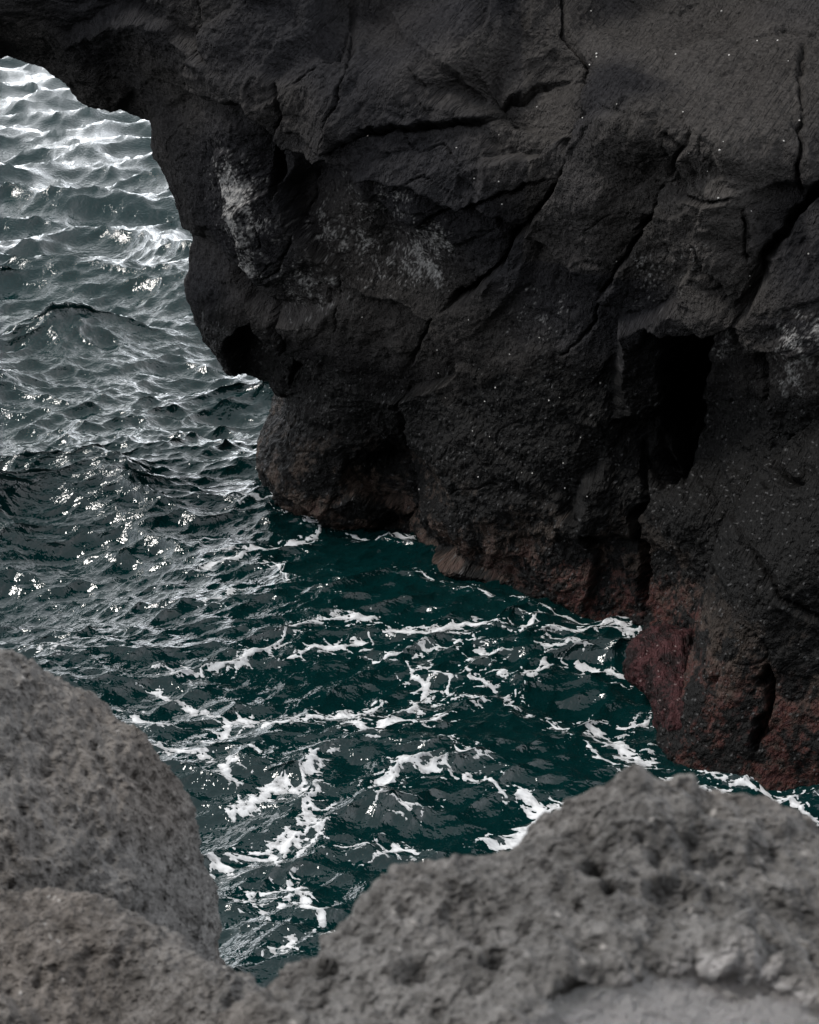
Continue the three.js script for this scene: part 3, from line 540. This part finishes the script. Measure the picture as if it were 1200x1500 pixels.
// ------------------------------------------------------------------ rocks of the near shore: heights through measured points
function heightRock(points, lo, hi, cell, levels, o) {
  const tp = thinPlate(points.map(([px, py, z]) => { const p = z === null ? px : atZ(px, py, z); return [p[0], p[2], p[1]]; }), 0.0005);
  const F = new Field(lo[0], lo[2], hi[0], hi[2], 0.02, o.mod ? (x, z) => o.mod(x, z, tp(x, z)) : tp);
  return rockMesh({ f: (x, y, z) => { const d = smax((y - F.at(x, z)) * 0.55, lo[1] + cell * 1.5 - y, 0.1); return o.cut ? smax(d, o.cut(x, y, z), 0.18) : d; }, lo, hi, cell, levels, fine: (x, y, z) => inFrame(x, y, z, 0.03), ...o });
}
function nearColor(x, y, z) {
  const n1 = fbm(x * 3, y * 3, z * 3, 3), n2 = noise(x * 60, y * 60, z * 60), n3 = noise(x * 130, y * 130, z * 130), n4 = noise(x * 18, y * 18, z * 18);
  const k = 0.072 * Math.max(0.3, 1 + 0.3 * n1 + 0.35 * n2 + 0.4 * n3 + 0.4 * n4), w = sstep(-0.4, 0.8, fbm(x * 2 + 5, y * 2, z * 2, 2));
  if (n2 > 0.62 && n3 > 0.3) return [0.22, 0.21, 0.2];
  return [k * lerp(1.02, 1.09, w), k * 0.985, k * lerp(0.95, 0.9, w)];
}
const P3 = (x, y, z) => [[x, y, z], null, null];
{
  const pts = [[-60, 950, -3.75], [0, 962, -3.75], [60, 972, -3.75], [110, 990, -3.74], [180, 1030, -3.7], [230, 1088, -3.62], [280, 1140, -3.55], [303, 1195, -3.47], [310, 1280, -3.36], [310, 1380, -3.2], [312, 1440, -3.05],
    [0, 1100, -3.2], [0, 1250, -2.9], [100, 1100, -3.3], [100, 1220, -3.05], [200, 1150, -3.3], [200, 1280, -3.05], [260, 1230, -3.3], [270, 1330, -3.15], [-200, 1000, -3.6], [-200, 1200, -3.0],
    P3(-0.95, 4.2, -4.3), P3(-1.5, 4.4, -4.5), P3(-0.4, 4.2, -3.9), P3(-0.2, 3.9, -3.4), P3(-0.25, 3.8, -3.0), P3(-2, 4.6, -4.4), P3(-0.6, 3.5, -4.6)].map((p) => p);
  const fix = pts.map((p) => (p[1] === null ? [p[0], 0, null] : p));
  const g = heightRock(fix, [-2.4, 3.2, -4.9], [0.1, 6.5, -2.2], 0.066, 3, {
    cut: (x, y, z) => x + 0.5 - 0.1 * (y - 5.3),
    relief: (x, y, z) => -0.035 + 0.05 * fbm(x * 2, y * 2, z * 2, 2) + 0.022 * fbm(x * 7, y * 7, z * 7, 3) - 0.02 * pits(x * 11, y * 11, z * 11) - 0.02 * pits(x * 26, y * 26, z * 26) + 0.009 * fbm(x * 38, y * 38, z * 38, 2, 0.7),
    color: nearColor, uv: nearUV });
  console.log('boulder', g.index.count / 3);
  tag(new THREE.Mesh(g, M.near), 'boulder', 'large rounded grey-brown boulder overlooking the water, with a low lobe of rock before it', 'boulder');
}
{
  const pts = [[-60, 1300, -2.75], [0, 1303, -2.75], [100, 1310, -2.72], [200, 1338, -2.68], [290, 1400, -2.6], [350, 1440, -2.5], [400, 1480, -2.4], [100, 1400, -2.5], [200, 1440, -2.45], [0, 1400, -2.5], [0, 1500, -2.3], [200, 1540, -2.25], [350, 1560, -2.2], [-150, 1400, -2.5], [100, 1600, -2.1]];
  const fix = [...pts, ...[P3(-0.9, 5.3, -3.1), P3(-0.5, 4.9, -3.0), P3(-0.2, 4.6, -2.8), P3(-1.4, 5.4, -3.1), P3(-0.05, 4.5, -2.5)].map((p) => [p[0], 0, null])];
  const g = heightRock(fix, [-1.6, 4.2, -3.4], [0.2, 6.6, -1.7], 0.055, 3, {
    relief: (x, y, z) => 0.025 * fbm(x * 3, y * 3, z * 3, 2) + 0.022 * fbm(x * 9, y * 9, z * 9, 3, 0.6) - 0.016 * pits(x * 15, y * 15, z * 15) - 0.01 * pits(x * 30, y * 30, z * 30) + 0.007 * fbm(x * 42, y * 42, z * 42, 2, 0.7),
    color: nearColor, uv: (x, y, z) => [x / 0.7, (z - 0.7 * y) / 0.7] });
  console.log('lobe', g.index.count / 3);
  tag(new THREE.Mesh(g, M.near), 'boulder_001', 'low pitted grey rock lobe lying against the foot of the large rounded boulder', 'boulder');
}
{
  const pts = [[345, 1500, -1.9], [392, 1455, -1.92], [446, 1405, -1.96], [500, 1340, -2.0], [560, 1285, -2.03], [640, 1255, -2.05], [720, 1240, -2.06], [800, 1195, -2.1], [850, 1160, -2.12], [930, 1140, -2.14], [1000, 1150, -2.14], [1080, 1180, -2.12], [1150, 1205, -2.1], [1220, 1240, -2.08],
    [560, 1400, -1.85], [700, 1340, -1.88], [850, 1300, -1.88], [1000, 1280, -1.9], [1150, 1300, -1.9], [600, 1480, -1.7], [750, 1430, -1.72], [900, 1390, -1.74], [1050, 1390, -1.76], [1180, 1420, -1.74], [450, 1490, -1.78], [1400, 1300, -1.9], [1400, 1500, -1.7],
    [900, 1560, -1.5], [700, 1600, -1.45], [1200, 1600, -1.45]];
  const fix = [...pts, ...[P3(-0.3, 5.2, -2.3), P3(0, 5.2, -2.5), P3(0.4, 5.4, -2.6), P3(0.8, 5.4, -2.6), P3(-0.5, 5.3, -2.1), P3(1.2, 5.4, -2.5)].map((p) => [p[0], 0, null])];
  const level = atZ(900, 1424, -1.67)[1], pool = (x, z) => 1 - Math.hypot((x - 0.36 + 0.1 * (z + 1.5)) / 0.235, (z + 1.44) / 0.25) + 0.16 * noise(x * 7, z * 7, 4) + 0.06 * noise(x * 22, z * 22, 2);
  const wet = (x, z) => sstep(-0.06, 0.05, pool(x, z));
  const g = heightRock(fix, [-0.75, 4.9, -2.9], [1.3, 7.2, -1.2], 0.045, 3, {
    mod: (x, z, h) => { const p = pool(x, z); return p > -0.5 ? lerp(Math.max(h, level + 0.02), level - 0.03 - 0.02 * sstep(0, 0.6, p), sstep(-0.04, 0.04, p)) * sstep(-0.5, -0.2, p) + h * (1 - sstep(-0.5, -0.2, p)) : h; },
    relief: (x, y, z) => (0.02 * fbm(x * 3.5, y * 3.5, z * 3.5, 2) + 0.02 * ridged(x * 4, y * 7, z * 7, 2) - 0.012 + 0.024 * fbm(x * 9, y * 11, z * 11, 3, 0.55) - 0.06 * pits(x * 9 + 3, y * 12, z * 12) - 0.016 * pits(x * 28, y * 28, z * 28) + 0.009 * fbm(x * 30, y * 30, z * 30, 3, 0.6)) * (1 - 0.85 * wet(x, z)),
    color: (x, y, z) => { const k = nearColor(x, y, z), w = wet(x, z); return [lerp(k[0], 0.2, w), lerp(k[1], 0.193, w), lerp(k[2], 0.19, w)]; }, uv: (x, y, z) => [x / 0.7, (z - 0.7 * y) / 0.7] });
  console.log('ledge', g.index.count / 3);
  tag(new THREE.Mesh(g, M.near), 'rock_ledge', 'rough pitted grey rock crest holding a small puddle', 'rock');
  const disc = new THREE.CircleGeometry(0.3, 64).rotateX(-Math.PI / 2);
  const water = new THREE.Mesh(disc, new THREE.MeshPhysicalMaterial({ name: 'still water', color: 0xffffff, roughness: 0.03, transmission: 1, thickness: 0.04, ior: 1.33 }));
  water.position.set(0.37, level, -1.42); water.scale.set(0.95, 1, 0.95);
  tag(water, 'puddle', 'still grey puddle lying in a hollow of the rock crest', 'puddle');
}

// ------------------------------------------------------------------ foam: streaks, lace and clots floating on the water
{
  const px = (l) => l.map(([x, y]) => { const p = atY(x, y, 0); return [p[0], p[2]]; });
  const strokes = [   // points, half width in metres, strength
    [[[255, 988], [295, 980], [330, 970], [365, 967]], 0.06, 1], [[[365, 962], [400, 944], [440, 921], [490, 913], [545, 912]], 0.07, 0.95], [[[470, 947], [500, 942], [532, 938]], 0.085, 1], [[[425, 962], [460, 950]], 0.05, 0.8],
    [[[570, 926], [610, 931], [650, 926], [692, 921]], 0.075, 1], [[[545, 958], [580, 955], [620, 948], [690, 940]], 0.04, 0.8], [[[602, 974], [626, 990], [612, 1010], [598, 1023]], 0.055, 1], [[[625, 968], [652, 985], [646, 994]], 0.04, 0.9],
    [[[345, 1052], [405, 1043], [450, 1036], [500, 1023], [515, 1019]], 0.06, 1], [[[520, 1018], [550, 1012]], 0.045, 0.9], [[[520, 1055], [545, 1061], [572, 1050], [602, 1045], [630, 1051], [650, 1039]], 0.085, 1.05], [[[530, 1070], [556, 1077]], 0.03, 0.9],
    [[[530, 1032], [562, 1030]], 0.03, 0.8], [[[530, 1041], [562, 1047]], 0.03, 0.8], [[[562, 1152], [578, 1140], [590, 1124], [612, 1120], [640, 1129]], 0.085, 1.05], [[[630, 1128], [660, 1132], [700, 1138]], 0.04, 0.95], [[[720, 1140], [740, 1150], [756, 1161]], 0.04, 0.95],
    [[[722, 1219], [755, 1212], [780, 1190], [792, 1166], [775, 1158]], 0.07, 1.05], [[[790, 1172], [826, 1170]], 0.09, 1], [[[470, 1110], [457, 1138], [425, 1160]], 0.05, 0.95], [[[425, 1160], [455, 1165], [457, 1188], [447, 1206], [470, 1212]], 0.075, 1],
    [[[350, 1186], [375, 1172], [402, 1158]], 0.065, 1.15], [[[325, 1128], [340, 1141]], 0.075, 1.15], [[[310, 1078], [335, 1060], [345, 1042], [370, 1036], [397, 1050]], 0.075, 0.95], [[[258, 1098], [290, 1106], [302, 1112]], 0.09, 0.95], [[[210, 1045], [242, 1056]], 0.08, 0.95],
    [[[400, 1242], [424, 1226], [434, 1236]], 0.06, 1.1], [[[340, 1252], [380, 1242], [405, 1256]], 0.06, 0.95], [[[420, 1280], [436, 1310], [470, 1340], [492, 1362]], 0.055, 1], [[[315, 1258], [336, 1272]], 0.07, 1.05], [[[365, 1306], [400, 1298], [430, 1300]], 0.035, 0.9],
    [[[560, 1252], [590, 1236], [612, 1246]], 0.05, 0.95], [[[500, 1242], [552, 1240]], 0.03, 0.8], [[[568, 1178], [602, 1191]], 0.022, 0.95], [[[455, 1212], [480, 1225]], 0.03, 0.8],
    [[[805, 938], [850, 930], [900, 924], [942, 936]], 0.09, 0.95], [[[942, 936], [962, 962], [990, 985], [1002, 1000]], 0.07, 0.95], [[[800, 960], [842, 955], [850, 962]], 0.06, 1], [[[850, 978], [900, 986], [960, 1002]], 0.09, 0.8], [[[780, 990], [820, 975], [870, 975]], 0.06, 0.75],
    [[[862, 1040], [890, 1050], [905, 1070], [922, 1086], [952, 1102]], 0.075, 0.98], [[[870, 1070], [900, 1100], [940, 1110]], 0.05, 0.8], [[[950, 1040], [925, 1045], [900, 1035]], 0.05, 0.75], [[[700, 921], [750, 931], [792, 914]], 0.05, 0.85], [[[690, 956], [722, 960]], 0.07, 1], [[[678, 975], [700, 986], [722, 1000]], 0.045, 0.85], [[[730, 985], [762, 990], [802, 976]], 0.05, 0.85], [[[690, 1010], [712, 1020]], 0.04, 0.85],
    [[[750, 1005], [790, 1034], [832, 1046]], 0.022, 0.85], [[[660, 1080], [690, 1105], [722, 1116]], 0.02, 0.85], [[[975, 1125], [1012, 1136], [1062, 1140], [1102, 1170]], 0.06, 0.9], [[[1115, 1140], [1126, 1162], [1120, 1192]], 0.05, 0.95], [[[1130, 1150], [1165, 1182], [1205, 1200]], 0.08, 0.85],
    [[[392, 690], [402, 738], [442, 760], [482, 762]], 0.06, 0.85], [[[555, 778], [598, 782]], 0.05, 0.95], [[[330, 806], [400, 800], [440, 786], [472, 770]], 0.09, 0.85], [[[395, 818], [412, 852]], 0.04, 0.9], [[[280, 836], [330, 822], [365, 808]], 0.07, 0.8], [[[338, 735], [382, 742]], 0.06, 0.85], [[[352, 752], [392, 720]], 0.05, 0.75],
    [[[415, 752], [480, 766], [592, 784]], 0.05, 0.62], [[[606, 842], [700, 878], [790, 896]], 0.05, 0.55], [[[800, 902], [870, 910], [930, 920]], 0.06, 0.7], [[[985, 1082], [1060, 1126], [1205, 1162]], 0.06, 0.72], [[[1000, 1005], [985, 1040], [968, 1075]], 0.05, 0.65],
    [[[60, 962], [90, 948], [96, 972]], 0.05, 0.8], [[[300, 882], [342, 868]], 0.06, 0.75], [[[600, 840], [640, 855]], 0.03, 0.7], [[[640, 1010], [660, 1000]], 0.02, 0.7], [[[270, 1020], [300, 1030], [330, 1040]], 0.08, 0.75], [[[230, 1005], [262, 1020]], 0.08, 0.7], [[[370, 1100], [400, 1120]], 0.05, 0.7], [[[380, 1330], [420, 1325]], 0.05, 0.75], [[[440, 1390], [400, 1400]], 0.06, 0.8], [[[620, 1195], [660, 1170]], 0.02, 0.5],
  ].map(([l, w, k]) => { const q = px(l), xs = q.map((p) => p[0]), zs = q.map((p) => p[1]); return [q, w, k, Math.min(...xs) - 0.6, Math.max(...xs) + 0.6, Math.min(...zs) - 0.6, Math.max(...zs) + 0.6]; });
  const x0 = -4.4, z0 = -19.2, cell = 0.011, nx = Math.round(8.9 / cell), nz = Math.round(10.9 / cell), raw = new Float32Array((nx + 1) * (nz + 1));
  for (let j = 0; j <= nz; j++) for (let i = 0; i <= nx; i++) {
    const x = x0 + i * cell, z = z0 + j * cell;
    const a = noise(x * 2.2, z * 2.2, 1), b = noise(x * 2.2, z * 2.2, 11), c = noise(x * 6.5, z * 6.5, 3), e = noise(x * 6.5, z * 6.5, 7);
    const X = x + 0.1 * a + 0.05 * c, Z = z + 0.1 * b + 0.06 * e; let m = -1, near = 0;
    for (const [q, w, k, xa, xb, za, zb] of strokes) { if (X < xa || X > xb || Z < za || Z > zb) continue; const d = segDist(X, Z, q)[0]; const v = k - d / w * 0.75; if (v > m) m = v; const n = k * Math.exp(-d * d / 0.06); if (n > near) near = n; }
    const f1 = noise(x * 9, z * 17, 5), f2 = noise(x * 28, z * 44, 9), f3 = noise(x * 60, z * 90, 14), lace = 1 - Math.abs(noise(x * 4.2 + a * 0.7, z * 5.5 + b * 0.7, 21)) * 4.5;
    const f0 = noise(x * 5, z * 8, 31); let v = m + 0.6 * f0 + 0.4 * f1 + 0.22 * f2 + 0.14 * f3 - 0.46; const hole = pits(x * 16, 4, z * 21); if (v > 0 && hole > 0.25) v -= 0.75 * hole;
    v = Math.max(v, near * 0.8 + 0.42 * lace + 0.35 * f1 + 0.35 * f2 + 0.25 * f3 - 0.89);
    v = Math.max(v, 0.7 * f2 + 0.3 * f3 + 0.4 * f1 + 0.25 * c + near * 0.45 - 0.84);
    raw[j * (nx + 1) + i] = v;
  }
  const sheet = (level, lift, thick) => {
  const val = raw.map((v) => v + level), pos = [], index = [], vg = new Int32Array(val.length).fill(-1), vh = new Int32Array(val.length).fill(-1), vv = new Int32Array(val.length).fill(-1);
  const tone = []; const put = (x, z, t) => { const p = seaAt(x, z), q = Math.max(0.3, Math.min(1, 0.55 + 0.55 * Math.min(1, t * 1.4) + 0.3 * noise(x * 7, z * 10, 2) + 0.25 * noise(x * 40, z * 50, 6))); tone.push(q, q, q); pos.push(p[0], p[1] + lift + thick * Math.sqrt(Math.min(1, t * 1.6)), p[2]); return pos.length / 3 - 1; };
  const W = nx + 1;
  const grid = (o, i, j) => (vg[o] < 0 ? (vg[o] = put(x0 + i * cell, z0 + j * cell, val[o])) : vg[o]);
  const hor = (o, i, j) => (vh[o] < 0 ? (vh[o] = put(x0 + (i + val[o] / (val[o] - val[o + 1])) * cell, z0 + j * cell, 0)) : vh[o]);
  const ver = (o, i, j) => (vv[o] < 0 ? (vv[o] = put(x0 + i * cell, z0 + (j + val[o] / (val[o] - val[o + W])) * cell, 0)) : vv[o]);
  for (let j = 0; j < nz; j++) for (let i = 0; i < nx; i++) {
    const o = j * W + i, a = val[o] > 0, b = val[o + 1] > 0, c = val[o + W + 1] > 0, d = val[o + W] > 0; if (!a && !b && !c && !d) continue;
    const ring = [];
    if (a) ring.push(grid(o, i, j)); if (a !== b) ring.push(hor(o, i, j)); if (b) ring.push(grid(o + 1, i + 1, j)); if (b !== c) ring.push(ver(o + 1, i + 1, j));
    if (c) ring.push(grid(o + W + 1, i + 1, j + 1)); if (c !== d) ring.push(hor(o + W, i, j + 1)); if (d) ring.push(grid(o + W, i, j + 1)); if (d !== a) ring.push(ver(o, i, j));
    for (let k = 1; k < ring.length - 1; k++) index.push(ring[0], ring[k + 1], ring[k]);
  }
  const g = new THREE.BufferGeometry(); g.setAttribute('position', new THREE.Float32BufferAttribute(pos, 3)); g.setAttribute('color', new THREE.Float32BufferAttribute(tone, 3)); g.setIndex(index); g.computeVertexNormals();
  console.log('foam', index.length / 3);
  return g;
  };
  const m = new THREE.Mesh(sheet(0, -0.003, 0.011), new THREE.MeshPhysicalMaterial({ name: 'foam', vertexColors: true, color: new THREE.Color().setRGB(0.38, 0.385, 0.39), roughness: 0.9, specularIntensity: 0.3 }));
  tag(m, 'sea_foam', 'white foam streaks and lace floating on the dark water', 'foam', null, 'stuff');
  const film = new THREE.Mesh(sheet(0.075, -0.002, 0.004), new THREE.MeshPhysicalMaterial({ name: 'thin bubble film', color: new THREE.Color().setRGB(0.3, 0.34, 0.34), roughness: 0.9, specularIntensity: 0.2, transparent: true, opacity: 0.35 }));
  tag(film, 'bubble_film', 'thin milky film of bubbles round the foam streaks', 'foam', null, 'stuff');
}

// ------------------------------------------------------------------ limpets and white specks stuck to the cliff
{
  const spots = [[820, 583], [727, 570], [716, 638], [803, 590], [830, 717], [779, 693], [763, 690], [611, 717], [650, 583], [638, 513], [531, 465], [790, 495], [640, 548], [708, 590], [822, 680], [1183, 783], [1152, 825], [1117, 880], [785, 155], [870, 82], [872, 75], [668, 215], [695, 262], [537, 198], [734, 300], [1000, 160], [1060, 205], [1052, 218], [1010, 225], [1150, 205], [1172, 172], [1155, 85], [1138, 55], [1067, 77], [905, 152], [1037, 252], [1105, 308], [1100, 403], [1053, 290], [1100, 420], [905, 385], [1185, 372], [730, 265], [730, 198], [866, 15], [850, 170], [860, 95], [1057, 15], [1110, 55], [988, 75], [683, 470], [745, 520], [690, 630], [850, 640], [880, 560], [700, 700], [860, 730]];
  const ps = cliffGeometry.attributes.position.array, nm = cliffGeometry.attributes.normal.array;
  const rays = spots.map(([x, y]) => { const d = ray(x, y), l = Math.hypot(...d); return d.map((v) => v / l); }), best = rays.map(() => [1e9, -1]);
  for (let v = 0; v < ps.length; v += 3) {
    const x = ps[v], y = ps[v + 1] - 8, z = ps[v + 2]; if (z < -19 || y < -7.8) continue;
    for (let k = 0; k < rays.length; k++) { const r = rays[k], t = x * r[0] + y * r[1] + z * r[2], dx = x - r[0] * t, dy = y - r[1] * t; if (dx > 0.05 || dx < -0.05 || dy > 0.05 || dy < -0.05) continue; const dz = z - r[2] * t, e = dx * dx + dy * dy + dz * dz; if (e < 0.0009) { const s = t + 20 * Math.sqrt(e) * 0.05; if (s < best[k][0]) best[k] = [s, v]; } }
  }
  const shell = new THREE.LatheGeometry([[0.0001, 0.011], [0.004, 0.0095], [0.009, 0.004], [0.0125, -0.004]].map(([a, b]) => new THREE.Vector2(a, b)), 9), mat = new THREE.MeshStandardMaterial({ name: 'limpet shell', color: new THREE.Color().setRGB(0.26, 0.25, 0.235), roughness: 0.7 }), q = rng(9), up = new THREE.Vector3(0, 1, 0);
  let n = 0;
  for (const [, v] of best) {
    if (v < 0) continue;
    const m = new THREE.Mesh(shell, mat); m.position.set(ps[v], ps[v + 1], ps[v + 2]); m.quaternion.setFromUnitVectors(up, new THREE.Vector3(nm[v], nm[v + 1], nm[v + 2])); m.scale.setScalar(0.45 + 0.55 * q());
    tag(m, n ? 'limpet_' + String(n).padStart(3, '0') : 'limpet', 'tiny white limpet shell stuck to the dark cliff', 'limpet', 'white limpets dotted over the cliff'); n++;
  }
}
renderer.render(scene, camera);
